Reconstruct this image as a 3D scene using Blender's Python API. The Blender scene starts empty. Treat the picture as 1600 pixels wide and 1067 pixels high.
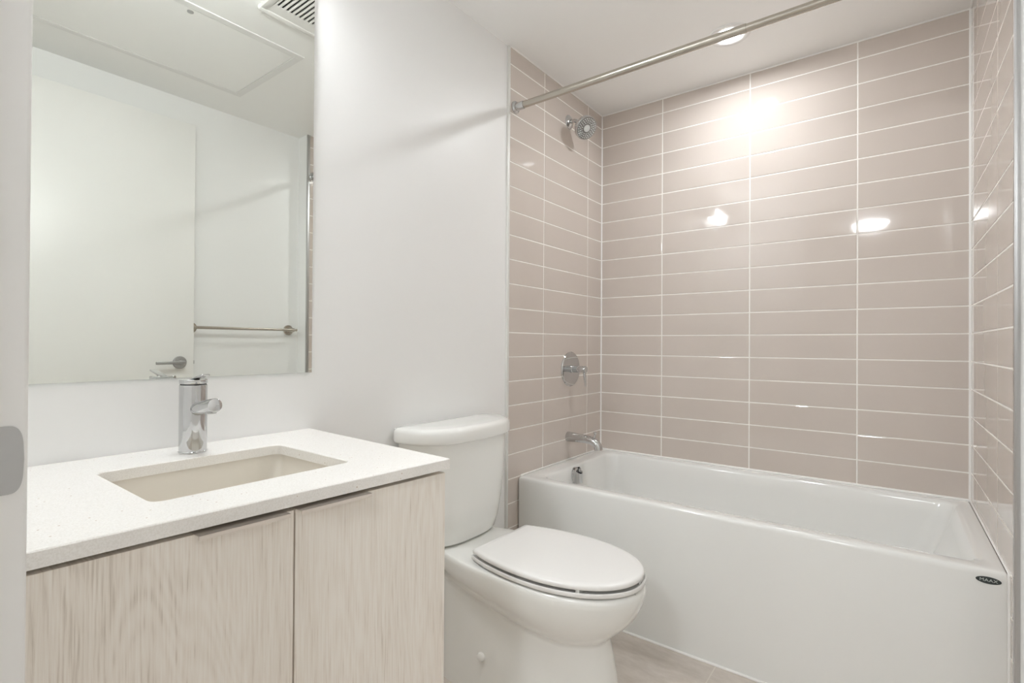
import bpy, bmesh, math, random
from mathutils import Vector, Matrix

scene = bpy.context.scene
C = scene.collection
PI = math.pi

# ------------------------------------------------------------------ camera
CX, CY, CZ = 1.3153, -2.5363, 1.0652
YAW, PITCH, ROLL, FPX = .6503, .0058, .0061, 801.06
F = Vector((-math.sin(YAW) * math.cos(PITCH), math.cos(YAW) * math.cos(PITCH), math.sin(PITCH)))
R0 = Vector((math.cos(YAW), math.sin(YAW), 0))
U0 = R0.cross(F)
R = R0 * math.cos(ROLL) + U0 * math.sin(ROLL)
U = U0 * math.cos(ROLL) - R0 * math.sin(ROLL)
cd = bpy.data.cameras.new('camera')
cd.sensor_width = 36.0
cd.sensor_fit = 'HORIZONTAL'
cd.lens = 36.0 * FPX / 1600.0
cd.clip_start = .02
cam = bpy.data.objects.new('camera', cd)
M = Matrix.Identity(4)
for i in range(3):
    M[i][0] = R[i]; M[i][1] = U[i]; M[i][2] = -F[i]
M[0][3], M[1][3], M[2][3] = CX, CY, CZ
cam.matrix_world = M
C.objects.link(cam)
scene.camera = cam

# ------------------------------------------------------------------ world, exposure
w = bpy.data.worlds.new('world')
scene.world = w
w.use_nodes = True
w.node_tree.nodes['Background'].inputs[0].default_value = (1, .97, .93, 1)
w.node_tree.nodes['Background'].inputs[1].default_value = .15
scene.view_settings.view_transform = 'Standard'
scene.view_settings.look = 'None'
scene.view_settings.exposure = 0.15
scene.view_settings.gamma = 1.0
scene.view_settings.use_curve_mapping = False
scene.cycles.diffuse_bounces = 12
scene.cycles.glossy_bounces = 8
scene.cycles.max_bounces = 20

# lamp strengths (W / m2 sr on the lit lenses of the lamps built below)
TUB_LAMP = 262.0
VANITY_LAMP = 92.0
HALL_LAMP = 106.0

CEIL = 2.3226

# ------------------------------------------------------------------ materials
def mat(name, col, rough=.5, metal=0.0, coat=0.0, ior=1.5, bump=None, spec=.5):
    m = bpy.data.materials.new(name)
    m.use_nodes = True
    nt = m.node_tree
    b = nt.nodes['Principled BSDF']
    b.inputs['Base Color'].default_value = (*col, 1)
    b.inputs['Roughness'].default_value = rough
    b.inputs['Metallic'].default_value = metal
    b.inputs['IOR'].default_value = ior
    b.inputs['Coat Weight'].default_value = coat
    b.inputs['Coat Roughness'].default_value = .03
    if bump:
        sc, st, dist = bump
        tc = nt.nodes.new('ShaderNodeTexCoord')
        n = nt.nodes.new('ShaderNodeTexNoise')
        n.inputs['Scale'].default_value = sc
        n.inputs['Detail'].default_value = 2
        bp = nt.nodes.new('ShaderNodeBump')
        bp.inputs['Strength'].default_value = st
        bp.inputs['Distance'].default_value = dist
        nt.links.new(tc.outputs['Object'], n.inputs['Vector'])
        nt.links.new(n.outputs['Fac'], bp.inputs['Height'])
        nt.links.new(bp.outputs['Normal'], b.inputs['Normal'])
    return m

def emit(name, col, st):
    m = bpy.data.materials.new(name)
    m.use_nodes = True
    nt = m.node_tree
    nt.nodes.remove(nt.nodes['Principled BSDF'])
    e = nt.nodes.new('ShaderNodeEmission')
    e.inputs[0].default_value = (*col, 1)
    e.inputs[1].default_value = st
    nt.links.new(e.outputs[0], nt.nodes['Material Output'].inputs[0])
    return m

def ramp(nt, stops):
    r = nt.nodes.new('ShaderNodeValToRGB')
    el = r.color_ramp.elements
    while len(el) < len(stops):
        el.new(.5)
    for e, (p, c) in zip(el, stops):
        e.position = p; e.color = (*c, 1)
    return r

PAINT = mat('wall_paint', (.875, .877, .872), .38, bump=(60, .04, .002))
CEILP = mat('ceiling_paint', (.94, .94, .93), .45)
TRIMW = mat('white_trim_paint', (.83, .828, .818), .35)
DOORP = mat('door_paint', (.85, .845, .825), .35)
GROUT = mat('grout', (.93, .91, .87), .7)
CAULK = mat('caulk', (.90, .89, .87), .4)
ALU = mat('anodised_aluminium', (.55, .55, .55), .38, 1.0)
CHROME = mat('chrome', (.60, .605, .61), .05, 1.0)
NICKEL = mat('brushed_nickel', (.52, .485, .43), .26, 1.0)
SATIN = mat('satin_steel', (.50, .50, .50), .4, 1.0)
PORC = mat('porcelain', (.865, .87, .845), .12, coat=.6)
SEATP = mat('seat_plastic', (.85, .845, .83), .22)
ACRYL = mat('tub_acrylic', (.83, .833, .815), .12, coat=.5)
SINKP = mat('sink_porcelain', (.78, .74, .67), .12, coat=.5)
DARK = mat('dark_gap', (.03, .03, .03), .7)
BADGE = mat('badge_dark', (.035, .045, .045), .3)
BADGET = mat('badge_lettering', (.55, .58, .57), .4)
HANDLE = mat('handle_champagne', (.77, .71, .65), .33, .5)
SLAT = mat('vent_plastic', (.82, .81, .79), .4)
RUBBER = mat('bumper_rubber', (.62, .62, .60), .5)
FACE = mat('spray_face_chrome', (.34, .35, .35), .14, 1.0)
NOZZLE = mat('nozzle_grey', (.62, .63, .62), .35)
HALLW = mat('hall_paint', (.88, .88, .87), .5)

MIRROR = mat('mirror_silver', (.815, .835, .795), .0, 1.0)
MEDGE = mat('mirror_edge', (.30, .38, .35), .15)

def tile_material():
    m = mat('tile_glaze', (.47, .405, .35), .05, coat=.35, bump=(9, .035, .004))
    nt = m.node_tree
    b = nt.nodes['Principled BSDF']
    tc = nt.nodes.new('ShaderNodeTexCoord')
    n = nt.nodes.new('ShaderNodeTexNoise')
    n.inputs['Scale'].default_value = 3.0
    n.inputs['Detail'].default_value = 3
    r = ramp(nt, [(.3, (.610, .545, .497)), (.7, (.640, .574, .526))])
    nt.links.new(tc.outputs['Object'], n.inputs['Vector'])
    nt.links.new(n.outputs['Fac'], r.inputs[0])
    nt.links.new(r.outputs[0], b.inputs['Base Color'])
    return m
TILE = tile_material()

def wood_material():
    m = mat('bleached_oak_laminate', (.6, .53, .46), .42)
    nt = m.node_tree
    b = nt.nodes['Principled BSDF']
    tc = nt.nodes.new('ShaderNodeTexCoord')
    mp = nt.nodes.new('ShaderNodeMapping')
    mp.inputs['Scale'].default_value = (1, 5.5, .95)
    nt.links.new(tc.outputs['Object'], mp.inputs['Vector'])
    # broad cathedral figure: rings of a slowly varying field, long along z
    n1 = nt.nodes.new('ShaderNodeTexNoise')
    n1.inputs['Scale'].default_value = 1.0
    n1.inputs['Detail'].default_value = 1.5
    n1.inputs['Distortion'].default_value = .35
    nt.links.new(mp.outputs[0], n1.inputs['Vector'])
    mul = nt.nodes.new('ShaderNodeMath'); mul.operation = 'MULTIPLY'
    mul.inputs[1].default_value = 190.0
    nt.links.new(n1.outputs['Fac'], mul.inputs[0])
    sn = nt.nodes.new('ShaderNodeMath'); sn.operation = 'SINE'
    nt.links.new(mul.outputs[0], sn.inputs[0])
    # fine pores
    mp2 = nt.nodes.new('ShaderNodeMapping')
    mp2.inputs['Scale'].default_value = (1, 420, 14)
    nt.links.new(tc.outputs['Object'], mp2.inputs['Vector'])
    n2 = nt.nodes.new('ShaderNodeTexNoise')
    n2.inputs['Scale'].default_value = 1.0
    n2.inputs['Detail'].default_value = 4
    nt.links.new(mp2.outputs[0], n2.inputs['Vector'])
    mp3 = nt.nodes.new('ShaderNodeMapping')
    mp3.inputs['Scale'].default_value = (1, 6, 1.2)
    nt.links.new(tc.outputs['Object'], mp3.inputs['Vector'])
    n3 = nt.nodes.new('ShaderNodeTexNoise')
    n3.inputs['Scale'].default_value = 1.0
    n3.inputs['Detail'].default_value = 2
    nt.links.new(mp3.outputs[0], n3.inputs['Vector'])
    a = nt.nodes.new('ShaderNodeMath'); a.operation = 'MULTIPLY_ADD'
    a.inputs[1].default_value = .06
    nt.links.new(sn.outputs[0], a.inputs[0]); nt.links.new(n2.outputs['Fac'], a.inputs[2])
    a2 = nt.nodes.new('ShaderNodeMath'); a2.operation = 'MULTIPLY_ADD'
    a2.inputs[1].default_value = .45
    nt.links.new(n3.outputs['Fac'], a2.inputs[0]); nt.links.new(a.outputs[0], a2.inputs[2])
    r = ramp(nt, [(.40, (.63, .565, .49)), (.62, (.83, .772, .70)), (.90, (.89, .85, .79))])
    nt.links.new(a2.outputs[0], r.inputs[0])
    nt.links.new(r.outputs[0], b.inputs['Base Color'])
    bp = nt.nodes.new('ShaderNodeBump')
    bp.inputs['Strength'].default_value = .12
    bp.inputs['Distance'].default_value = .001
    nt.links.new(a.outputs[0], bp.inputs['Height'])
    nt.links.new(bp.outputs['Normal'], b.inputs['Normal'])
    return m
WOOD = wood_material()

def quartz_material():
    m = mat('white_quartz', (.86, .84, .81), .22)
    nt = m.node_tree
    b = nt.nodes['Principled BSDF']
    tc = nt.nodes.new('ShaderNodeTexCoord')
    v = nt.nodes.new('ShaderNodeTexVoronoi')
    v.inputs['Scale'].default_value = 150
    nt.links.new(tc.outputs['Object'], v.inputs['Vector'])
    n = nt.nodes.new('ShaderNodeTexNoise')
    n.inputs['Scale'].default_value = 420
    n.inputs['Detail'].default_value = 2
    nt.links.new(tc.outputs['Object'], n.inputs['Vector'])
    r1 = ramp(nt, [(.17, (.52, .42, .34)), (.23, (.88, .86, .83))])
    # only some of the cells hold a dark grain
    sp = nt.nodes.new('ShaderNodeSeparateColor')
    nt.links.new(v.outputs['Color'], sp.inputs[0])
    g = nt.nodes.new('ShaderNodeMath'); g.operation = 'GREATER_THAN'; g.inputs[1].default_value = .955
    nt.links.new(sp.outputs[0], g.inputs[0])
    nt.links.new(v.outputs['Distance'], r1.inputs[0])
    r2 = ramp(nt, [(.35, (.82, .80, .765)), (.6, (.89, .875, .85))])
    nt.links.new(n.outputs['Fac'], r2.inputs[0])
    mx = nt.nodes.new('ShaderNodeMix'); mx.data_type = 'RGBA'
    nt.links.new(g.outputs[0], mx.inputs[0])
    nt.links.new(r2.outputs[0], mx.inputs[6]); nt.links.new(r1.outputs[0], mx.inputs[7])
    nt.links.new(mx.outputs[2], b.inputs['Base Color'])
    return m
QUARTZ = quartz_material()

def floor_material():
    m = mat('floor_porcelain_tile', (.45, .39, .34), .35)
    nt = m.node_tree
    b = nt.nodes['Principled BSDF']
    tc = nt.nodes.new('ShaderNodeTexCoord')
    mp = nt.nodes.new('ShaderNodeMapping')
    mp.inputs['Location'].default_value = (-.824, .46, 0)
    nt.links.new(tc.outputs['Object'], mp.inputs['Vector'])
    br = nt.nodes.new('ShaderNodeTexBrick')
    br.inputs['Scale'].default_value = 1
    br.inputs['Brick Width'].default_value = .61
    br.inputs['Row Height'].default_value = .61
    br.inputs['Mortar Size'].default_value = .0018
    br.inputs['Mortar Smooth'].default_value = .2
    br.offset = 0
    br.inputs['Color1'].default_value = (1, 1, 1, 1); br.inputs['Color2'].default_value = (.94, .94, .94, 1)
    nt.links.new(mp.outputs[0], br.inputs['Vector'])
    n = nt.nodes.new('ShaderNodeTexNoise')
    n.inputs['Scale'].default_value = 38; n.inputs['Detail'].default_value = 8; n.inputs['Roughness'].default_value = .7
    mp2 = nt.nodes.new('ShaderNodeMapping'); mp2.inputs['Scale'].default_value = (.35, 1, 1)
    mp2.inputs['Rotation'].default_value = (0, 0, .6)
    nt.links.new(tc.outputs['Object'], mp2.inputs['Vector'])
    nt.links.new(mp2.outputs[0], n.inputs['Vector'])
    r = ramp(nt, [(.3, (.56, .50, .445)), (.55, (.65, .59, .535)), (.75, (.72, .665, .61))])
    nt.links.new(n.outputs['Fac'], r.inputs[0])
    mx = nt.nodes.new('ShaderNodeMix'); mx.data_type = 'RGBA'
    nt.links.new(br.outputs['Fac'], mx.inputs[0])
    nt.links.new(r.outputs[0], mx.inputs[6])
    mx.inputs[7].default_value = (.74, .69, .62, 1)
    nt.links.new(mx.outputs[2], b.inputs['Base Color'])
    return m
FLOOR = floor_material()

# ------------------------------------------------------------------ mesh helpers
def link(name, bm, mats, parent=None, sharp=35):
    me = bpy.data.meshes.new(name)
    bmesh.ops.recalc_face_normals(bm, faces=bm.faces)
    bm.to_mesh(me); bm.free()
    for m in (mats if isinstance(mats, (list, tuple)) else [mats]):
        me.materials.append(m)
    if sharp is not None:
        for p in me.polygons: p.use_smooth = True
        me.set_sharp_from_angle(angle=math.radians(sharp))
    o = bpy.data.objects.new(name, me)
    C.objects.link(o)
    if parent is not None:
        o.parent = parent
        o.matrix_parent_inverse = Matrix.Translation(-Vector(parent.location))
    return o

def structure(o):
    o['kind'] = 'structure'
    return o

def tag(o, label, cat, group=None):
    o['label'] = label; o['category'] = cat
    if group: o['group'] = group
    return o

def thing(name, label, cat, loc, group=None):
    o = bpy.data.objects.new(name, None)
    o.empty_display_size = .05
    o.location = loc
    C.objects.link(o)
    return tag(o, label, cat, group)

def merge(bm, t, mi=0):
    me = bpy.data.meshes.new('t')
    for f in t.faces: f.material_index = mi
    t.to_mesh(me); t.free()
    bm.from_mesh(me)
    bpy.data.meshes.remove(me)

def box(bm, lo, hi, bev=0, seg=2, mi=0, mtx=None):
    t = bmesh.new()
    bmesh.ops.create_cube(t, size=1)
    lo, hi = Vector(lo), Vector(hi)
    for v in t.verts:
        v.co = Vector([(lo[i] + hi[i]) / 2 + v.co[i] * (hi[i] - lo[i]) for i in range(3)])
    if bev:
        bmesh.ops.bevel(t, geom=list(t.edges), offset=bev, segments=seg, profile=.5, affect='EDGES')
    if mtx: bmesh.ops.transform(t, matrix=mtx, verts=t.verts)
    merge(bm, t, mi)

def prism(bm, poly, z0, z1, bev=0, seg=2, mi=0, mtx=None):
    """polygon in xy, extruded z0..z1, all edges optionally bevelled"""
    t = bmesh.new()
    a = [t.verts.new((x, y, z0)) for x, y in poly]
    b = [t.verts.new((x, y, z1)) for x, y in poly]
    n = len(poly)
    t.faces.new(a[::-1]); t.faces.new(b)
    for i in range(n):
        t.faces.new((a[i], a[(i + 1) % n], b[(i + 1) % n], b[i]))
    if bev:
        es = [e for e in t.edges if e.calc_face_angle(0) > .5]
        bmesh.ops.bevel(t, geom=es, offset=bev, segments=seg, profile=.5, affect='EDGES')
    if mtx: bmesh.ops.transform(t, matrix=mtx, verts=t.verts)
    merge(bm, t, mi)

def loft(bm, rings, cap0=True, cap1=True, mi=0, closed=True):
    vs = [[bm.verts.new(p) for p in r] for r in rings]
    n = len(rings[0])
    for a, b in zip(vs, vs[1:]):
        for i in range(n if closed else n - 1):
            f = bm.faces.new((a[i], a[(i + 1) % n], b[(i + 1) % n], b[i])); f.material_index = mi
    if cap0: bm.faces.new(vs[0][::-1]).material_index = mi
    if cap1: bm.faces.new(vs[-1]).material_index = mi

def frame_of(axis):
    a = Vector(axis).normalized()
    h = Vector((0, 0, 1)) if abs(a.z) < .9 else Vector((1, 0, 0))
    u = h.cross(a).normalized()
    return a, u, a.cross(u)

def lathe(bm, prof, org, axis, n=40, mi=0, cap0=True, cap1=True):
    a, u, v = frame_of(axis)
    org = Vector(org)
    rings = []
    for r, h in prof:
        r = max(r, 1e-4)
        rings.append([org + a * h + (u * math.cos(2 * PI * k / n) + v * math.sin(2 * PI * k / n)) * r for k in range(n)])
    loft(bm, rings, cap0, cap1, mi)

def tube(bm, pts, rad, n=24, mi=0, ends=.0):
    pts = [Vector(p) for p in pts]
    rings = []
    rads = rad if isinstance(rad, (list, tuple)) else [rad] * len(pts)
    up = None
    for i, p in enumerate(pts):
        d = (pts[min(i + 1, len(pts) - 1)] - pts[max(i - 1, 0)]).normalized()
        if up is None:
            _, u, v = frame_of(d)
        else:
            u = (up - d * up.dot(d)).normalized(); v = d.cross(u)
        up = u
        rings.append([p + (u * math.cos(2 * PI * k / n) + v * math.sin(2 * PI * k / n)) * rads[i] for k in range(n)])
    loft(bm, rings, True, True, mi)

def rrect(x0, x1, y0, y1, r, n=8):
    out = []
    for cx, cy, a0 in ((x1 - r, y1 - r, 0), (x0 + r, y1 - r, 90), (x0 + r, y0 + r, 180), (x1 - r, y0 + r, 270)):
        for k in range(n + 1):
            a = math.radians(a0 + 90 * k / n)
            out.append((cx + r * math.cos(a), cy + r * math.sin(a)))
    return out

def at_z(poly, z): return [(x, y, z) for x, y in poly]

def arc(c, r, a0, a1, n, f):
    return [f(c[0] + r * math.cos(math.radians(a0 + (a1 - a0) * k / n)), c[1] + r * math.sin(math.radians(a0 + (a1 - a0) * k / n))) for k in range(n + 1)]

# ------------------------------------------------------------------ room shell
PW = -.008                # painted left wall plane (tile face is x = 0)
TY = -.831                # front edge of the tiled alcove
FY = -2.43                # room face of the door wall
XR = 1.63                 # right painted wall
XT0, XT1 = 1.519, 1.533   # right tiled wall, back and front

def slab(name, lo, hi, m):
    bm = bmesh.new(); box(bm, lo, hi)
    return structure(link(name, bm, m, sharp=None))

slab('floor', (-.15, -5.4, -.08), (3.2, .12, 0), FLOOR)
slab('ceiling', (-1.6, -5.4, CEIL), (3.2, .12, CEIL + .1), CEILP)
slab('wall_left', (-.15, FY, 0), (PW, TY + .004, CEIL), PAINT)
slab('wall_right', (XR, FY, 0), (XR + .12, TY, CEIL), PAINT)
slab('wall_right_return', (XT1 + .006, TY, 0), (XR + .12, TY + .12, CEIL), PAINT)

# door wall with its opening
DX0, DX1, DH, WT = .668, 1.575, 2.185, .13
bm = bmesh.new()
box(bm, (-.15, FY - WT, 0), (DX0 - .02, FY, CEIL))
box(bm, (DX0 - .02, FY - WT, DH + .02), (DX1 + .02, FY, CEIL))
box(bm, (DX1 + .02, FY - WT, 0), (XR + .12, FY, CEIL))
structure(link('wall_front', bm, PAINT, sharp=None))
bm = bmesh.new()
box(bm, (DX0 - .02, FY - WT - .004, 0), (DX0, FY + .002, DH), .004, 3)
box(bm, (DX1, FY - WT - .004, 0), (DX1 + .02, FY + .002, DH), .004, 3)
box(bm, (DX0 - .02, FY - WT - .004, DH), (DX1 + .02, FY + .002, DH + .02), .004, 3)
box(bm, (DX0 - .001, FY - .085, 0), (DX0 + .012, FY - .045, DH), .003, 2)     # stop
box(bm, (DX1 - .012, FY - .085, 0), (DX1 + .001, FY - .045, DH), .003, 2)
jamb = structure(link('trim_1', bm, TRIMW, sharp=30))
# strike plate with a rounded lip on the latch jamb
bm = bmesh.new()
zc = .957
poly = [(-.046, .031), (-.012, .031)]
poly += [(-.012 + .0105 * math.sin(math.radians(a)) ** .8 if a > 0 else -.012, .031 * math.cos(math.radians(a)) ** .55) for a in range(12, 90, 8)]
poly += [(-.0012, 0)]
poly += [(y, -z) for y, z in poly[:-1][::-1]]
mt = Matrix(((0, 0, 1, DX0), (1, 0, 0, FY), (0, 1, 0, zc), (0, 0, 0, 1)))
prism(bm, poly, -.0005, .0018, .0007, 2, mtx=mt)
box(bm, (DX0 + .0015, FY - .046, zc - .0008), (DX0 + .0022, FY - .012, zc + .0008))
o = link('strike_plate', bm, SATIN, jamb)
o['label'] = 'grey satin metal strike plate with rounded lip'

# hall beyond the door
slab('wall_hallway_left', (-1.6, -5.4, 0), (-1.5, FY - WT, CEIL), HALLW)
slab('wall_hallway_right', (3.1, -5.4, 0), (3.2, FY - WT, CEIL), HALLW)
slab('wall_hallway_back', (-1.6, -5.4, 0), (3.2, -5.3, CEIL), HALLW)
slab('wall_hallway_front_left', (-1.6, FY - WT, 0), (-.15, FY - WT + .1, CEIL), HALLW)
slab('wall_hallway_front_right', (XR + .12, FY - WT, 0), (3.2, FY - WT + .1, CEIL), HALLW)
slab('floor_hallway', (-1.6, -5.4, -.08), (-.15, FY - WT, 0), FLOOR)

# ------------------------------------------------------------------ tiled walls
ROW = .1031
Z0 = 2.25
G = .0024     # half grout
random.seed(4)
def tiled_wall(name, org, udir, nrm, ujoints, vlist, thick=.10):
    """tiles of one wall: pillow edged boxes on a grout bed, all one surface"""
    bm = bmesh.new()
    org, u, n = Vector(org), Vector(udir).normalized(), Vector(nrm).normalized()
    zz = Vector((0, 0, 1))
    def P(a, z, d): return org + u * a + zz * z + n * d
    L0, L1 = ujoints[0], ujoints[-1]
    # grout bed and wall body
    q = [(L0, 0), (L1, 0), (L1, CEIL), (L0, CEIL)]
    f0 = [bm.verts.new(P(a, z, -.0012)) for a, z in q]
    f1 = [bm.verts.new(P(a, z, -thick)) for a, z in q]
    bm.faces.new(f0).material_index = 1
    bm.faces.new(f1[::-1]).material_index = 1
    for i in range(4):
        bm.faces.new((f0[i], f0[(i + 1) % 4], f1[(i + 1) % 4], f1[i])).material_index = 1
    for i in range(len(ujoints) - 1):
        a0, a1 = ujoints[i] + (G if i else .0005), ujoints[i + 1] - (G if i < len(ujoints) - 2 else .0005)
        for z0, z1 in zip(vlist, vlist[1:]):
            b0, b1 = z0 + G, z1 - G
            tu, tv = random.uniform(-1, 1) * .0018, random.uniform(-1, 1) * .0025
            ca, cb = (a0 + a1) / 2, (b0 + b1) / 2
            rings = []
            for ins, d in ((0, -.004), (0, -.0009), (.0007, -.0003), (.0018, 0)):
                ring = []
                for a, z in ((a0 + ins, b0 + ins), (a1 - ins, b0 + ins), (a1 - ins, b1 - ins), (a0 + ins, b1 - ins)):
                    ring.append(P(a, z, d + (tu * (a - ca) + tv * (z - cb)) * (1 if d > -.004 else 0)))
                rings.append(ring)
            loft(bm, rings, False, True, 0)
    return structure(link(name, bm, [TILE, GROUT], sharp=None))

vl = [0.0]
k = 21
rows = [Z0 - ROW * i for i in range(0, 22)]
vl = [0.0] + sorted(z for z in rows if z > .03) + [CEIL]
vlb = [.497 - .002] + sorted(z for z in rows if z > .52) + [CEIL]
tiled_wall('wall_back', (-.1, 0, 0), (1, 0, 0), (0, -1, 0), [.1, .4425, .8568, 1.2685, 1.619], vl)
tiled_wall('wall_left_tiled', (0, 0, 0), (0, -1, 0), (1, 0, 0), [0, .1533, .5671, -TY], vl)
du = Vector((XT1 - XT0, TY, 0)).normalized()
tiled_wall('wall_right_tiled', (XT0, 0, 0), du, (du.y, -du.x, 0), [0, .1533, .5671, -TY], vl)

# metal edge trims at both ends of the tile, caulk beads in the corners
bm = bmesh.new()
box(bm, (PW - .001, TY - .011, 0), (.002, TY + .001, CEIL - .0005), .001, 2)
structure(link('trim_2', bm, mat('white_metal_trim', (.78, .78, .75), .35, .1)))
bm = bmesh.new()
box(bm, (XT1 - .002, TY - .003, 0), (XT1 + .007, TY + .001, CEIL - .0005), .001, 2)
box(bm, (XT1 - .004, TY - .001, 0), (XT1 + .005, TY + .014, CEIL - .0005), .001, 2)
structure(link('trim_3', bm, ALU))
bm = bmesh.new()
def bead(p0, p1, r): tube(bm, [p0, p1], r, 10)
bead((.001, -.001, .5), (.001, -.001, CEIL - .002), .0045)
bead((XT0 - .001, -.001, .5), (XT0 - .001, -.001, CEIL - .002), .006)
bead((0, -.001, CEIL), (XT0, -.001, CEIL), .004)
bead((.001, 0, CEIL), (.001, TY, CEIL), .004)
bead((XT0 - .001, 0, CEIL), (XT1 - .001, TY, CEIL), .004)
structure(link('trim_4', bm, CAULK))

# ------------------------------------------------------------------ door leaf, open against the right wall
XD = 1.548
dy0, dy1, dz1 = FY + .02, -1.441, 2.170
bm = bmesh.new()
box(bm, (XD, dy0, .01), (XD + .035, dy1, dz1), .0015, 2)
door = structure(link('door_1', bm, DOORP))
door['label'] = 'white flat slab door standing open, seen in the mirror'
hy, hz = -1.505, .966
bm = bmesh.new()
lathe(bm, [(.031, -.001), (.031, .007), (.029, .010), (.012, .011)], (XD, hy, hz), (-1, 0, 0))
lathe(bm, [(.010, .0), (.010, .055), (.008, .057)], (XD, hy, hz), (-1, 0, 0), 24)
box(bm, (XD - .060, hy - .118, hz - .0075), (XD - .047, hy + .010, hz + .0075), .003, 2)
lathe(bm, [(.004, .010), (.004, .013)], (XD, hy + .004, hz + .017), (-1, 0, 0), 12)
o = link('lever_handle', bm, SATIN, door); o['label'] = 'satin chrome lever handle on round rose'
bm = bmesh.new()
box(bm, (XD + .006, dy1 - .001, hz - .028), (XD + .029, dy1 + .0012, hz + .028), .0004, 1)
box(bm, (XD + .011, dy1, hz - .009), (XD + .024, dy1 + .009, hz + .009), .002, 2)
link('latch_plate', bm, SATIN, door)
for z in (.25, 1.1, 1.95):
    bm = bmesh.new()
    lathe(bm, [(.006, 0), (.006, .09)], (XD + .035, dy0 - .006, z), (0, 0, 1), 16)
    box(bm, (XD + .006, dy0 - .002, z), (XD + .036, dy0 + .001, z + .09))
    link('hinge', bm, SATIN, door)

# ------------------------------------------------------------------ mirror
bm = bmesh.new()
my0, my1, mz0, mz1 = -2.418, -1.7315, .984, 2.062
prism(bm, [(PW, my0), (PW + .006, my0), (PW + .006, my1), (PW, my1)], mz0, mz1, 0, mi=1)
bm.faces.ensure_lookup_table()
for f in bm.faces:
    if f.calc_center_median().x > PW + .0055: f.material_index = 0
tag(link('wall_mirror', bm, [MIRROR, MEDGE], sharp=None), 'large frameless rectangular mirror on the wall above the sink', 'mirror')

# ------------------------------------------------------------------ vanity
CT, CB = .827, .806
fr = Vector((.566, -1.762)); fl = Vector((.530, -2.403))
def front(y, off=0):      # x of the (slightly skew) counter front at y
    return fr.x + (y - fr.y) * (fr.x - fl.x) / (fr.y - fl.y) + off
yl = FY + .003
outer = [(PW + .001, -1.733), (PW + .001, yl), (front(yl), yl), (fr.x, fr.y)]
SX0, SX1, SY0, SY1 = .150, .431, -2.252, -1.908
hole = rrect(SX0, SX1, SY0, SY1, .018, 6)
# countertop: slab with a cut-out (bridge outer loop to hole loop by triangulated fill)
bm = bmesh.new()
def plate(bm, outer, hole, z):
    ov = [bm.verts.new((x, y, z)) for x, y in outer]
    hv = [bm.verts.new((x, y, z)) for x, y in hole]
    es = [bm.edges.new((v[i], v[(i + 1) % len(v)])) for v in (ov, hv) for i in range(len(v))]
    bmesh.ops.triangle_fill(bm, use_beauty=True, use_dissolve=False, edges=es)
    return ov, hv
e = .0015
def inset(poly, d):
    cx = sum(p[0] for p in poly) / len(poly); cy = sum(p[1] for p in poly) / len(poly)
    return [(x - math.copysign(d, x - cx), y - math.copysign(d, y - cy)) for x, y in poly]
to, th = plate(bm, inset(outer, e), rrect(SX0 - e, SX1 + e, SY0 - e, SY1 + e, .018 + e, 6), CT)
mo = [bm.verts.new((x, y, CT - e)) for x, y in outer]; mh = [bm.verts.new((x, y, CT - e)) for x, y in hole]
bo, bh = plate(bm, outer, hole, CB)
for a, b in ((to, mo), (mo, bo), (th, mh), (mh, bh)):
    n = len(a)
    for i in range(n): bm.faces.new((a[i], a[(i + 1) % n], b[(i + 1) % n], b[i]))
tag(link('countertop', bm, QUARTZ, sharp=25), 'white speckled quartz countertop over the wooden vanity cabinet', 'countertop')

# undermount sink
sink = thing('sink_basin', 'cream rectangular undermount sink basin set into the white countertop', 'sink', (.29, -2.08, .66))
bm = bmesh.new()
g = .006
rings = [at_z(rrect(SX0 - .03, SX1 + .03, SY0 - .03, SY1 + .03, .03), CB - .0012),
         at_z(rrect(SX0 - g, SX1 + g, SY0 - g, SY1 + g, .022), CB - .0012),
         at_z(rrect(SX0 - g + .001, SX1 + g - .001, SY0 - g + .001, SY1 + g - .001, .022), CB - .006),
         at_z(rrect(SX0 + .002, SX1 - .002, SY0 + .002, SY1 - .002, .028), CB - .05),
         at_z(rrect(SX0 + .010, SX1 - .010, SY0 + .010, SY1 - .010, .035), CB - .10),
         at_z(rrect(SX0 + .025, SX1 - .025, SY0 + .025, SY1 - .025, .045), CB - .128),
         at_z(rrect(SX0 + .055, SX1 - .055, SY0 + .055, SY1 - .055, .055), CB - .138),
         at_z(rrect(SX0 + .11, SX1 - .11, SY0 + .13, SY1 - .13, .028), CB - .142)]
loft(bm, rings, False, True)
rings2 = [at_z(rrect(SX0 - .03, SX1 + .03, SY0 - .03, SY1 + .03, .03), CB - .0012), at_z(rrect(SX0 - .02, SX1 + .02, SY0 - .02, SY1 + .02, .03), CB - .02),
          at_z(rrect(SX0, SX1, SY0, SY1, .05), CB - .14), at_z(rrect(SX0 + .08, SX1 - .08, SY0 + .08, SY1 - .08, .05), CB - .155)]
loft(bm, rings2, False, True)
bmesh.ops.remove_doubles(bm, verts=bm.verts, dist=1e-5)
link('bowl', bm, SINKP, sink, 60)
bm = bmesh.new()
lathe(bm, [(.031, 0), (.031, .002), (.026, .003), (.022, .001)], (.29, -2.08, CB - .142), (0, 0, 1))
link('drain', bm, CHROME, sink)

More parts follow.
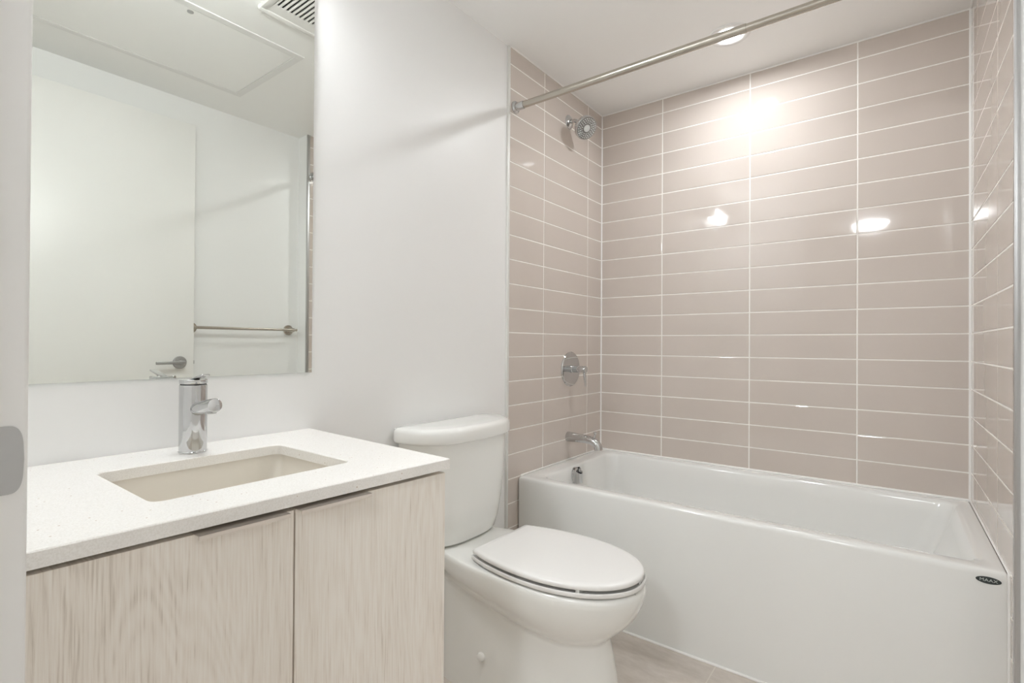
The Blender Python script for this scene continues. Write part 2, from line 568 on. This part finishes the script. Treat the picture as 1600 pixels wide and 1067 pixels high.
# cabinet
cab = thing('vanity_cabinet', 'pale bleached-oak vanity cabinet with two flat doors under the sink', 'cabinet', (.27, -2.09, 0))
OFF = -.008
th_d = .019
dvx, dvy = (fr - fl).normalized()
nx, ny = dvy, -dvx            # outward normal of the fronts (towards +x)
def fpoly(y0, y1, o0, o1):    # strip following the front line between two y's
    return [(front(y0, o0), y0), (front(y0, o1), y0), (front(y1, o1), y1), (front(y1, o0), y1)]
bm = bmesh.new()
ct = .018
prism(bm, [(PW + .001, -1.768), (PW + .001, -1.768 - ct), (front(-1.768, OFF - th_d - .001), -1.768 - ct), (front(-1.768, OFF - th_d - .001), -1.768)], .10, CB - .002)
prism(bm, [(PW + .001, yl + ct), (PW + .001, yl), (front(yl, OFF - th_d - .001), yl), (front(yl, OFF - th_d - .001), yl + ct)], .10, CB - .002)
prism(bm, [(PW + .001, -1.768 - ct), (PW + .001, yl + ct), (PW + .007, yl + ct), (PW + .007, -1.768 - ct)], .10, CB - .002)
prism(bm, [(PW + .007, -1.768 - ct), (PW + .007, yl + ct), (front(yl, OFF - th_d - .001), yl + ct), (front(-1.768, OFF - th_d - .001), -1.768 - ct)], .10, .118)
link('carcass', bm, WOOD, cab, None)
bm = bmesh.new()
prism(bm, [(PW + .001, -1.775), (PW + .001, yl), (front(yl, -.07), yl), (front(-1.775, -.07), -1.775)], 0, .0995)
link('toe_kick', bm, WOOD, cab, None)
DT = .7975
for y0, y1, hy0, hy1 in ((-2.0915, yl + .002, -2.105, -2.234), (-1.768, -2.0885, -1.957, -2.087)):
    bm = bmesh.new()
    prism(bm, fpoly(y0, y1, OFF - th_d, OFF), .105, DT, .0008, 1)
    d = link('door', bm, WOOD, cab)
    bm = bmesh.new()
    # angled edge pull: tongue on the door top, lip turned down in front
    prism(bm, fpoly(hy0, hy1, OFF - .015, OFF + .016), DT, DT + .0012)
    prism(bm, fpoly(hy0, hy1, OFF + .0145, OFF + .0165), DT - .0050, DT + .0012, .0005, 1)
    o = link('handle', bm, HANDLE, d); o['label'] = 'slim champagne metal edge pull'

# faucet
fx, fy = .085, -2.066
fau = thing('faucet', 'chrome single-lever cylindrical faucet standing on the countertop behind the sink', 'faucet', (fx, fy, CT))
bm = bmesh.new()
lathe(bm, [(.0275, 0), (.0280, .001), (.0280, .003), (.0268, .004), (.0268, .1455), (.0258, .1465)], (fx, fy, CT), (0, 0, 1), 56)
link('body', bm, CHROME, fau)
bm = bmesh.new()
lathe(bm, [(.0248, 0), (.0248, .0035)], (fx, fy, CT + .1462), (0, 0, 1), 40)
link('gasket', bm, DARK, fau)
bm = bmesh.new()
sa = Vector((1, .0, .16)).normalized()
so = Vector((fx + .010, fy, CT + .094))
lathe(bm, [(.0145, 0), (.0145, .097), (.0138, .0985), (.0128, .099)], so, sa, 40)
link('spout', bm, CHROME, fau)
bm = bmesh.new()
ae = so + sa * .082 + Vector((0, 0, -.0125))
lathe(bm, [(.0095, -.004), (.0095, .0022), (.0085, .003)], ae, (0, 0, -1), 24)
link('aerator', bm, SATIN, fau)
bm = bmesh.new()
lathe(bm, [(.0262, 0), (.0268, .001), (.0268, .008), (.0258, .0092)], (fx, fy, CT + .149), (0, 0, 1), 56)
mt = Matrix.Translation((fx, fy, CT + .1555)) @ Matrix.Rotation(-math.radians(11), 4, 'Y')
box(bm, (-.012, -.0085, .000), (.064, .0085, .0045), .0022, 3, mtx=mt)
link('lever_handle', bm, CHROME, fau)

# ------------------------------------------------------------------ toilet
TYC = -1.216
toi = thing('toilet', 'white two-piece elongated toilet with closed lid between vanity and tub', 'toilet', (.35, TYC, 0))
def egg(xr, xf, xm, hw, pr, pf, z, n=72):
    out = []
    for k in range(n):
        t = 2 * PI * k / n
        c, s = math.cos(t), math.sin(t)
        p = pf if c >= 0 else pr
        a = (xf - xm) if c >= 0 else (xm - xr)
        out.append((xm + a * math.copysign(abs(c) ** (2 / p), c), TYC + hw * math.copysign(abs(s) ** (2 / p), s), z))
    return out
bm = bmesh.new()
rings = [egg(.120, .690, .34, .142, 8, 2.3, 0.0),
         egg(.120, .690, .34, .142, 8, 2.3, .004),
         egg(.115, .684, .34, .139, 8, 2.3, .06),
         egg(.110, .674, .34, .135, 7, 2.3, .13),
         egg(.100, .662, .35, .131, 6, 2.3, .19),
         egg(.090, .655, .36, .129, 5, 2.25, .225),
         egg(.085, .657, .37, .130, 4.6, 2.2, .236),
         egg(.075, .668, .40, .138, 4.0, 2.15, .246),
         egg(.065, .686, .43, .150, 3.6, 2.1, .262),
         egg(.055, .710, .455, .163, 3.2, 2.1, .285),
         egg(.045, .732, .475, .174, 3.0, 2.1, .312),
         egg(.035, .749, .49, .180, 2.8, 2.05, .345),
         egg(.028, .757, .50, .182, 2.7, 2.05, .375),
         egg(.026, .758, .50, .182, 2.7, 2.05, .388),
         egg(.028, .755, .50, .180, 2.7, 2.05, .3955),
         egg(.033, .750, .50, .177, 2.7, 2.05, .3995),
         egg(.042, .746, .50, .1735, 2.7, 2.05, .4005),
         egg(.16, .738, .50, .165, 2.5, 2.05, .4005),
         egg(.24, .728, .50, .155, 2.4, 2.05, .397)]
def tilt(ring):      # the underside of the bowl climbs towards the wall
    out = []
    for x, y, z in ring:
        wz = max(0, min(1, (z - .12) / .11)) * max(0, min(1, (.385 - z) / .12))
        out.append((x, y, z + .075 * wz * max(0, min(1, (.56 - x) / .45))))
    return out
rings = [tilt(r) for r in rings]
loft(bm, rings)
link('bowl', bm, PORC, toi, 50)
# side caps over the floor bolts
for s in (-1, 1):
    bm = bmesh.new()
    yy = TYC + s * .1372
    lathe(bm, [(.0135, -.004), (.0135, .003), (.0115, .006), (.006, .0078)], (.305, yy, .122), (0, s, 0), 28)
    link('bolt_cap', bm, PORC, toi)

def trunc(xcut, xf, xm, hw, ar, pf, z, n=36):
    """outline: straight rear edge at xcut, bulging sides, elliptical front"""
    out = []
    a0 = PI - math.acos(min(1, (xm - xcut) / ar))
    for k in range(2 * n + 1):
        t = -a0 + 2 * a0 * k / (2 * n)
        c, s = math.cos(t), math.sin(t)
        a = (xf - xm) if c >= 0 else ar
        p = pf if c >= 0 else 2.0
        out.append((xm + a * math.copysign(abs(c) ** (2 / p), c), TYC + hw * math.copysign(abs(s) ** (2 / p), s), z))
    return out
def cushion(xcut, xf, hw, prof):
    return [trunc(xcut + d, xf - d, .49, hw - d, .345, 2.08, z) for d, z in prof]
bm = bmesh.new()
loft(bm, cushion(.262, .757, .180, [(.03, .4105), (.012, .4095), (.006, .407), (.003, .4057), (.0012, .406), (0, .408), (0, .4165), (.0012, .4182), (.003, .4182), (.007, .4150), (.014, .4125), (.03, .412)]))
seat = link('seat', bm, SEATP, toi, 40)
bm = bmesh.new()
loft(bm, cushion(.268, .752, .177, [(.03, .4305), (.014, .4300), (.007, .4275), (.003, .4245), (.0012, .4248), (0, .4265), (0, .4325), (.0018, .436), (.006, .4382), (.02, .4395), (.06, .4405), (.11, .441)]))
lid = link('seat_lid', bm, SEATP, toi, 40)
for dx, dy in ((.742, 0.02), (.64, .13), (.64, -.13)):
    bm = bmesh.new()
    box(bm, (dx - .006, TYC + dy - .014, .411), (dx + .006, TYC + dy + .014, .4285), .001)
    link('bumper', bm, RUBBER, lid)
for dx, dy in ((.746, -.02), (.64, .135), (.64, -.135), (.35, .13), (.35, -.13)):
    bm = bmesh.new()
    box(bm, (dx - .005, TYC + dy - .006, .396), (dx + .005, TYC + dy + .006, .4095), .001)
    link('bumper', bm, RUBBER, seat)
for s in (-1, 1):
    bm = bmesh.new()
    tube(bm, [(.262, TYC + s * .058, .414), (.262, TYC + s * .118, .414)], .0095, 20)
    box(bm, (.244, TYC + s * .088 - .018, .3995), (.270, TYC + s * .088 + .018, .412), .004, 3)
    link('hinge', bm, SEATP, toi)

# tank
def tk(x0, xf, hw, p, z, n=40):
    out = []
    for k in range(n + 1):
        t = -PI / 2 + PI * k / n
        c, s = max(math.cos(t), 0), math.sin(t)
        out.append((x0 + .02 + (xf - x0 - .02) * c ** (2 / p), TYC + hw * math.copysign(abs(s) ** (2 / p), s), z))
    out.append((x0, TYC + hw - .012, z)); out.append((x0, TYC - hw + .012, z))
    return out
bm = bmesh.new()
loft(bm, [tk(.03, .138, .150, 2.7, .4025), tk(.02, .152, .166, 2.7, .404), tk(.014, .160, .178, 2.7, .412), tk(.010, .166, .193, 2.8, .45), tk(.008, .172, .207, 2.8, .51),
          tk(.006, .178, .215, 2.8, .58), tk(.006, .184, .220, 2.8, .66), tk(.006, .187, .222, 2.8, .748)])
link('tank', bm, PORC, toi, 50)
bm = bmesh.new()
loft(bm, [tk(.006, .196, .233, 2.8, .7465), tk(.003, .200, .237, 2.8, .7485), tk(.002, .202, .239, 2.8, .754), tk(.002, .200, .238, 2.8, .780),
          tk(.003, .197, .236, 2.8, .788), tk(.007, .189, .230, 2.8, .7935), tk(.016, .172, .215, 2.8, .7955), tk(.04, .12, .15, 2.6, .7962)])
link('tank_lid', bm, PORC, toi, 50)
bm = bmesh.new()
tube(bm, [(.06, TYC - .12, .4025), (.06, TYC + .12, .4025)], .010, 12)
link('gasket', bm, DARK, toi)

# water supply at the wall beside the tank
vy, vzz = -1.434, .482
sup = thing('supply_valve', 'small chrome water valve between vanity and toilet tank, mostly hidden', 'valve', (.0, vy, vzz))
bm = bmesh.new()
lathe(bm, [(.022, 0), (.022, .003), (.011, .007)], (PW, vy, vzz), (1, 0, 0), 28)
lathe(bm, [(.007, 0), (.007, .18)], (PW, vy, vzz), (1, 0, 0), 18)
lathe(bm, [(.0105, .10), (.0115, .102), (.0115, .15), (.010, .153)], (PW, vy, vzz), (1, 0, 0), 20)
link('valve_body', bm, CHROME, sup)
bm = bmesh.new()
lathe(bm, [(.014, .176), (.018, .180), (.018, .194), (.013, .199)], (PW, vy, vzz), (1, 0, 0), 24)
link('valve_knob', bm, CHROME, sup)
bm = bmesh.new()
tube(bm, [(.118, vy, vzz - .006), (.118, vy, .44), (.112, vy, .40), (.095, vy + .012, .372), (.08, vy + .04, .365), (.075, vy + .068, .380), (.075, vy + .076, .3985)], .0055, 14)
link('hose', bm, TRIMW, sup)

# ------------------------------------------------------------------ bathtub
TX0, TX1, TF, TB, RIM = .002, 1.5165, -.762, -.003, .4985
tub = thing('bathtub', 'white alcove bathtub with flat apron against the tiled walls', 'bathtub', (.76, -.38, 0))
bm = bmesh.new()
def tr(x0, x1, y0, y1, r, z): return at_z(rrect(x0, x1, y0, y1, r, 8), z)
def lean(ring, z_at):        # the right front corner follows the skew wall
    return [(x + (0.0132 * (y - TB) / (TF - TB) if x > 1.3 else 0), y, z) for x, y, z in ring]
rings = [tr(TX0, TX1, TF + .004, TB, .006, .004), tr(TX0, TX1, TF + .001, TB, .008, .2), tr(TX0, TX1, TF, TB, .009, RIM - .016), tr(TX0 + .0012, TX1 - .0012, TF + .0015, TB - .0012, .010, RIM - .008),
         tr(TX0 + .004, TX1 - .004, TF + .005, TB - .004, .012, RIM - .002), tr(TX0 + .010, TX1 - .010, TF + .012, TB - .008, .014, RIM)]
rings = [lean(r, 0) for r in rings]
inner = [tr(.072, 1.478, -.700, -.040, .045, RIM - .003), tr(.080, 1.470, -.692, -.048, .050, RIM - .007), tr(.085, 1.464, -.687, -.053, .055, RIM - .016),
          tr(.090, 1.452, -.684, -.057, .060, RIM - .06), tr(.105, 1.405, -.674, -.068, .070, RIM - .18), tr(.125, 1.340, -.660, -.084, .085, RIM - .31),
          tr(.150, 1.300, -.640, -.104, .10, RIM - .355), tr(.20, 1.24, -.59, -.155, .09, RIM - .375), tr(.40, 1.0, -.46, -.30, .05, RIM - .38)]
inner = [[(x + (.020 * max(0, 1 - i / 5) * (y - TB) / (TF - TB) if x > 1.2 else 0), y, z) for x, y, z in r] for i, r in enumerate(inner)]
rings += inner
loft(bm, rings, True, True)
link('shell', bm, ACRYL, tub, 50)
bm = bmesh.new()
tube(bm, [(TX0, TF + .001, .003), (1.525, TF + .001, .003)], .0045, 10)
link('caulk_bead', bm, CAULK, tub)
bm = bmesh.new()
tube(bm, [(TX0, TB, RIM), (TX1, TB, RIM)], .006, 10)
tube(bm, [(TX0 - .001, TB, RIM), (TX0 - .001, TF + .02, RIM)], .004, 10)
tube(bm, [(TX1, TB, RIM), (TX1 + .0135, TF + .012, RIM), (TX1 + .0135, TF + .004, RIM - .006), (TX1 + .0138, TF + .003, RIM - .02), (TX1 + .0138, TF + .004, .01)], .0035, 10)
structure(link('trim_5', bm, CAULK))
# overflow cover on the plumbing end
bm = bmesh.new()
ox, oy, oz = .090, -.425, .452
lathe(bm, [(.036, -.006), (.036, .004), (.033, .006)], (ox, oy, oz), (1, 0, .06), 40)
rr = []
for k in range(25):
    a = PI * (k / 24) - PI / 2
    rr.append((.030 * math.cos(a) * 1.05, .030 * math.sin(a)))
ring0 = [(ox + .004 + x * 1.0, oy + y, oz - .034) for x, y in rr]
ring1 = [(ox + .004 + x * 1.0, oy + y, oz + .004 + .0 * x) for x, y in rr]
ring2 = [(ox + .004 + x * .98, oy + y * .98, oz + .034 - x * .75) for x, y in rr]
loft(bm, [ring0, ring1, ring2], True, False)
ins = [(ox + .004 + x * .86, oy + y * .86, oz + .033 - x * .75) for x, y in rr]
ins2 = [(ox + .004 + x * .82, oy + y * .82, oz - .01) for x, y in rr]
loft(bm, [ring2, ins, ins2], False, True)
o = link('overflow_cover', bm, CHROME, tub, 40); o['label'] = 'chrome hooded overflow cover'
bm = bmesh.new()
lathe(bm, [(.036, 0), (.036, .003), (.02, .006)], (.33, -.37, RIM - .379), (0, 0, 1))
link('drain', bm, CHROME, tub)
# maker's badge with its lettering
bx, bz = 1.491, .4735
bm = bmesh.new()
el = [(.0245 * math.cos(2 * PI * k / 48), .0088 * math.sin(2 * PI * k / 48)) for k in range(48)]
mt = Matrix(((1, 0, 0, bx), (0, 0, -1, TF + .0006), (0, 1, 0, bz), (0, 0, 0, 1)))
prism(bm, el, -.001, .0016, .0006, 2, mtx=mt)
badge = link('badge', bm, BADGE, tub); badge['label'] = 'dark oval badge on the apron'
cu = bpy.data.curves.new('lettering', 'FONT')
cu.body = 'MAAX'
cu.size = .0105
cu.align_x = 'CENTER'; cu.align_y = 'CENTER'
cu.extrude = .0003
cu.space_character = 1.05
to_ = bpy.data.objects.new('lettering_curve', cu)
C.objects.link(to_)
bpy.context.view_layer.update()
me = bpy.data.meshes.new_from_object(to_.evaluated_get(bpy.context.evaluated_depsgraph_get()))
bpy.data.objects.remove(to_)
me.name = 'lettering'
me.transform(Matrix(((1.15, 0, 0, bx), (0, 0, -1, TF - .0012), (0, 1, 0, bz), (0, 0, 0, 1))))
me.materials.clear(); me.materials.append(BADGET)
lt = bpy.data.objects.new('lettering', me)
C.objects.link(lt)
lt.parent = badge
lt['label'] = 'pale capital letters MAAX'

# ------------------------------------------------------------------ shower fittings on the left tiled wall
PY = -.352
sh = thing('shower_fixture', 'chrome shower head on a short arm high on the left tiled wall', 'shower head', (0, PY, 2.168))
bm = bmesh.new()
lathe(bm, [(.034, -.002), (.034, .002), (.031, .006), (.022, .012), (.016, .014)], (0, PY, 2.168), (1, 0, 0))
link('flange', bm, CHROME, sh)
bm = bmesh.new()
ap = [(0, PY, 2.168), (.025, PY, 2.168)] + [(.025 + .035 * math.sin(math.radians(a)), PY, 2.168 - .035 + .035 * math.cos(math.radians(a))) for a in (12, 24, 36, 46)] 
lx, _, lz = ap[-1]
ap.append((lx + .020, PY, lz - .0205))
tube(bm, ap, .0095, 20)
link('arm', bm, CHROME, sh)
hd = Vector((.72, -.34, -.60)).normalized()
ho = Vector((lx + .018, PY, lz - .018))
bm = bmesh.new()
lathe(bm, [(.012, 0), (.014, .006), (.018, .012), (.024, .018), (.042, .026), (.052, .034), (.0555, .042), (.0555, .056), (.0525, .060)], ho, hd, 56)
head = link('head', bm, CHROME, sh)
bm = bmesh.new()
lathe(bm, [(.0505, .0585), (.0505, .0605), (.049, .0612)], ho, hd, 56)
a_, u_, v_ = frame_of(hd)
fc = ho + hd * .0612
for ring, cnt in ((.044, 26), (.035, 20), (.026, 14), (.010, 6)):
    for k in range(cnt):
        an = 2 * PI * (k + (.5 if cnt == 20 else 0)) / cnt
        p = fc + (u_ * math.cos(an) + v_ * math.sin(an)) * ring
        lathe(bm, [(.0030, -.001), (.0024, .0022), (.001, .0026)], p, hd, 8, mi=1)
lathe(bm, [(.0165, -.001), (.0165, .0012), (.0145, .0016)], fc, hd, 28, mi=1)
link('spray_face', bm, [FACE, NOZZLE], head)

vz = .945
PYV = -.327
va = thing('shower_valve', 'chrome round shower valve with lever handle on the left tiled wall', 'shower valve', (0, PYV, vz))
bm = bmesh.new()
lathe(bm, [(.086, -.002), (.086, .003), (.083, .0065), (.070, .008), (.022, .009)], (0, PYV, vz), (1, 0, 0), 64)
link('escutcheon', bm, CHROME, va)
bm = bmesh.new()
lathe(bm, [(.019, .006), (.019, .016), (.0165, .018), (.0165, .050), (.0145, .0515), (.0145, .056), (.0165, .0575), (.0165, .088), (.0155, .090)], (0, PYV, vz), (1, 0, 0), 40)
link('stem', bm, CHROME, va)
bm = bmesh.new()
mt = Matrix.Translation((.079, PYV, vz)) @ Matrix.Rotation(math.radians(-6), 4, 'Y')
tp = []
for z, hw, ht in ((.016, .0085, .0075), (0, .0085, .0075), (-.04, .0075, .006), (-.078, .0065, .0045), (-.082, .005, .0035)):
    tp.append([mt @ Vector((ht * math.cos(2 * PI * k / 20), hw * math.sin(2 * PI * k / 20), z)) for k in range(20)])
loft(bm, tp)
link('lever', bm, CHROME, va)

sz, PYS = .612, -.347
sp = thing('tub_spout', 'chrome tub spout with diverter knob on the left tiled wall', 'tub spout', (0, PYS, sz))
bm = bmesh.new()
def ov(c, t, a, b, n=28):   # oval section across tangent t in the xz plane
    t = Vector(t).normalized(); nrm = Vector((-t.z, 0, t.x))
    return [Vector(c) + Vector((0, 1, 0)) * a * math.cos(2 * PI * k / n) + nrm * b * math.sin(2 * PI * k / n) for k in range(n)]
rings = [ov((-.001, PYS, sz), (1, 0, 0), .0235, .0245), ov((.008, PYS, sz), (1, 0, 0), .0235, .0245), ov((.055, PYS, sz), (1, 0, -.02), .0225, .022), ov((.108, PYS, sz - .002), (1, 0, -.08), .0215, .0195),
         ov((.138, PYS, sz - .006), (1, 0, -.35), .0215, .0195), ov((.157, PYS, sz - .0155), (.75, 0, -.75), .0215, .020), ov((.167, PYS, sz - .030), (.3, 0, -1), .021, .020), ov((.170, PYS, sz - .046), (.1, 0, -1), .0205, .0195)]
loft(bm, rings)
link('spout', bm, CHROME, sp, 40)
bm = bmesh.new()
lathe(bm, [(.004, -.004), (.004, .016), (.0065, .018), (.0075, .024), (.005, .027)], (.146, PYS, sz + .012), (.25, 0, 1), 20)
link('diverter_knob', bm, CHROME, sp)

# ------------------------------------------------------------------ curtain rod
ry, rz = -.795, 2.076
xr1 = XT1 - .001
rod = thing('shower_curtain_rod', 'brushed nickel curtain rod spanning the alcove above the tub', 'curtain rod', (.76, ry, rz))
bm = bmesh.new(); tube(bm, [(.045, ry, rz), (.92, ry, rz)], .0142, 32); link('tube', bm, NICKEL, rod)
bm = bmesh.new(); tube(bm, [(.90, ry, rz), (xr1 - .03, ry, rz)], .0126, 32); link('tube', bm, NICKEL, rod)
for x, s in ((0, 1), (xr1, -1)):
    bm = bmesh.new()
    lathe(bm, [(.026, 0), (.026, .004), (.022, .008), (.0165, .010), (.0165, .046), (.0155, .048)], (x, ry, rz), (s, 0, 0), 36)
    o = link('end_flange', bm, CHROME, rod); o['label'] = 'chrome end flange'

# ------------------------------------------------------------------ towel bar on the right wall
tz = 1.143
tb = thing('towel_bar', 'brushed nickel towel bar on the right wall, seen in the mirror', 'towel bar', (XR, -1.18, tz))
bm = bmesh.new(); tube(bm, [(XR - .062, -.872, tz), (XR - .062, -1.437, tz)], .008, 20); link('bar', bm, NICKEL, tb)
for y in (-.893, -1.4275):
    bm = bmesh.new()
    lathe(bm, [(.030, 0), (.030, .006), (.027, .009), (.010, .010), (.010, .055), (.0115, .062)], (XR, y, tz), (-1, 0, 0), 32)
    link('post', bm, NICKEL, tb)

# ------------------------------------------------------------------ lamps
tl = thing('recessed_light', 'lit round recessed ceiling light above the tub', 'ceiling light', (.757, -.365, CEIL))
bm = bmesh.new()
lathe(bm, [(.080, 0), (.080, -.003), (.076, -.006), (.058, -.006), (.046, -.002)], (.757, -.365, CEIL), (0, 0, 1), 56, cap0=False, cap1=False)
link('trim_ring', bm, TRIMW, tl)
bm = bmesh.new()
lathe(bm, [(.0455, -.0005), (.0455, -.0026), (.03, -.0032)], (.757, -.365, CEIL), (0, 0, 1), 40)
link('lens', bm, emit('tub_lamp', (.945, .975, 1), TUB_LAMP), tl)

vlamp = thing('vanity_light', 'short bar light with frosted front on the wall above the mirror', 'wall light', (PW, -2.02, 2.17))
ly0, ly1, lz0, lz1 = -2.17, -1.85, 2.125, 2.195
bm = bmesh.new()
box(bm, (PW, ly0, lz0 + .004), (.012, ly1, lz1), .002)
box(bm, (PW, ly0 - .006, lz0 - .004), (.086, ly0, lz1 + .004), .002)
box(bm, (PW, ly1, lz0 - .004), (.086, ly1 + .006, lz1 + .004), .002)
box(bm, (PW, ly0, lz1 - .001), (.080, ly1, lz1 + .003), .001)
link('housing', bm, NICKEL, vlamp)
bm = bmesh.new()
box(bm, (.010, ly0 + .001, lz0), (.080, ly1 - .001, lz1 - .002), .006, 3)
link('diffuser', bm, emit('vanity_lamp', (.945, .975, 1), VANITY_LAMP), vlamp)

hl = thing('hallway_ceiling_light', 'flush round dome ceiling light in the hallway behind the doorway', 'ceiling light', (1.06, -3.75, CEIL))
bm = bmesh.new()
lathe(bm, [(.145, 0), (.145, -.02), (.134, -.022)], (1.06, -3.75, CEIL), (0, 0, 1), 48)
link('base', bm, NICKEL, hl)
bm = bmesh.new()
lathe(bm, [(.132, -.021), (.128, -.040), (.108, -.06), (.068, -.074), (.02, -.08)], (1.06, -3.75, CEIL), (0, 0, 1), 40)
link('dome', bm, emit('hall_lamp', (.945, .975, 1), HALL_LAMP), hl)

# ------------------------------------------------------------------ ceiling fittings seen in the mirror
pa = thing('ceiling_access_panel', 'white framed access panel in the ceiling, seen in the mirror', 'access panel', (1.07, -1.6, CEIL))
px0, px1, py0, py1 = .775, 1.373, -2.21, -1.303
bm = bmesh.new()
t = .032
for a, b in (((px0, py0), (px0 + t, py1)), ((px1 - t, py0), (px1, py1)), ((px0 + t, py0), (px1 - t, py0 + t)), ((px0 + t, py1 - t), (px1 - t, py1))):
    box(bm, (a[0], a[1], CEIL - .004), (b[0], b[1], CEIL + .002), .001, 1)
link('frame', bm, TRIMW, pa)
bm = bmesh.new()
box(bm, (px0 + t + .002, py0 + t + .002, CEIL - .003), (px1 - t - .002, py1 - t - .002, CEIL + .002), .001, 1)
link('panel', bm, CEILP, pa)
bm = bmesh.new()
lathe(bm, [(.011, 0), (.011, .003), (.008, .004)], (.829, -1.738, CEIL - .003), (0, 0, -1), 20)
link('latch', bm, SATIN, pa)

ve = thing('exhaust_vent', 'white slatted exhaust fan grille in the ceiling, seen in the mirror', 'vent', (.44, -1.45, CEIL))
vx0, vx1, vy0, vy1 = .29, .592, -1.602, -1.30
bm = bmesh.new()
t = .024
for a, b in (((vx0, vy0), (vx0 + t, vy1)), ((vx1 - t, vy0), (vx1, vy1)), ((vx0 + t, vy0), (vx1 - t, vy0 + t)), ((vx0 + t, vy1 - t), (vx1 - t, vy1))):
    box(bm, (a[0], a[1], CEIL - .016), (b[0], b[1], CEIL + .001), .004, 2)
link('frame', bm, SLAT, ve)
bm = bmesh.new()
box(bm, (vx0 + .01, vy0 + .01, CEIL - .003), (vx1 - .01, vy1 - .01, CEIL - .001))
link('cavity', bm, DARK, ve)
bm = bmesh.new()
box(bm, (vx1 - .075, vy0 + t, CEIL - .013), (vx1 - t, vy1 - t, CEIL - .009), .001, 1)
n = 15
for k in range(n):
    y = vy0 + t + .006 + (vy1 - vy0 - 2 * t - .012) * k / (n - 1)
    box(bm, (vx0 + t, y - .0038, CEIL - .014), (vx1 - .07, y + .0038, CEIL - .006), .0008, 1)
link('slats', bm, SLAT, ve)
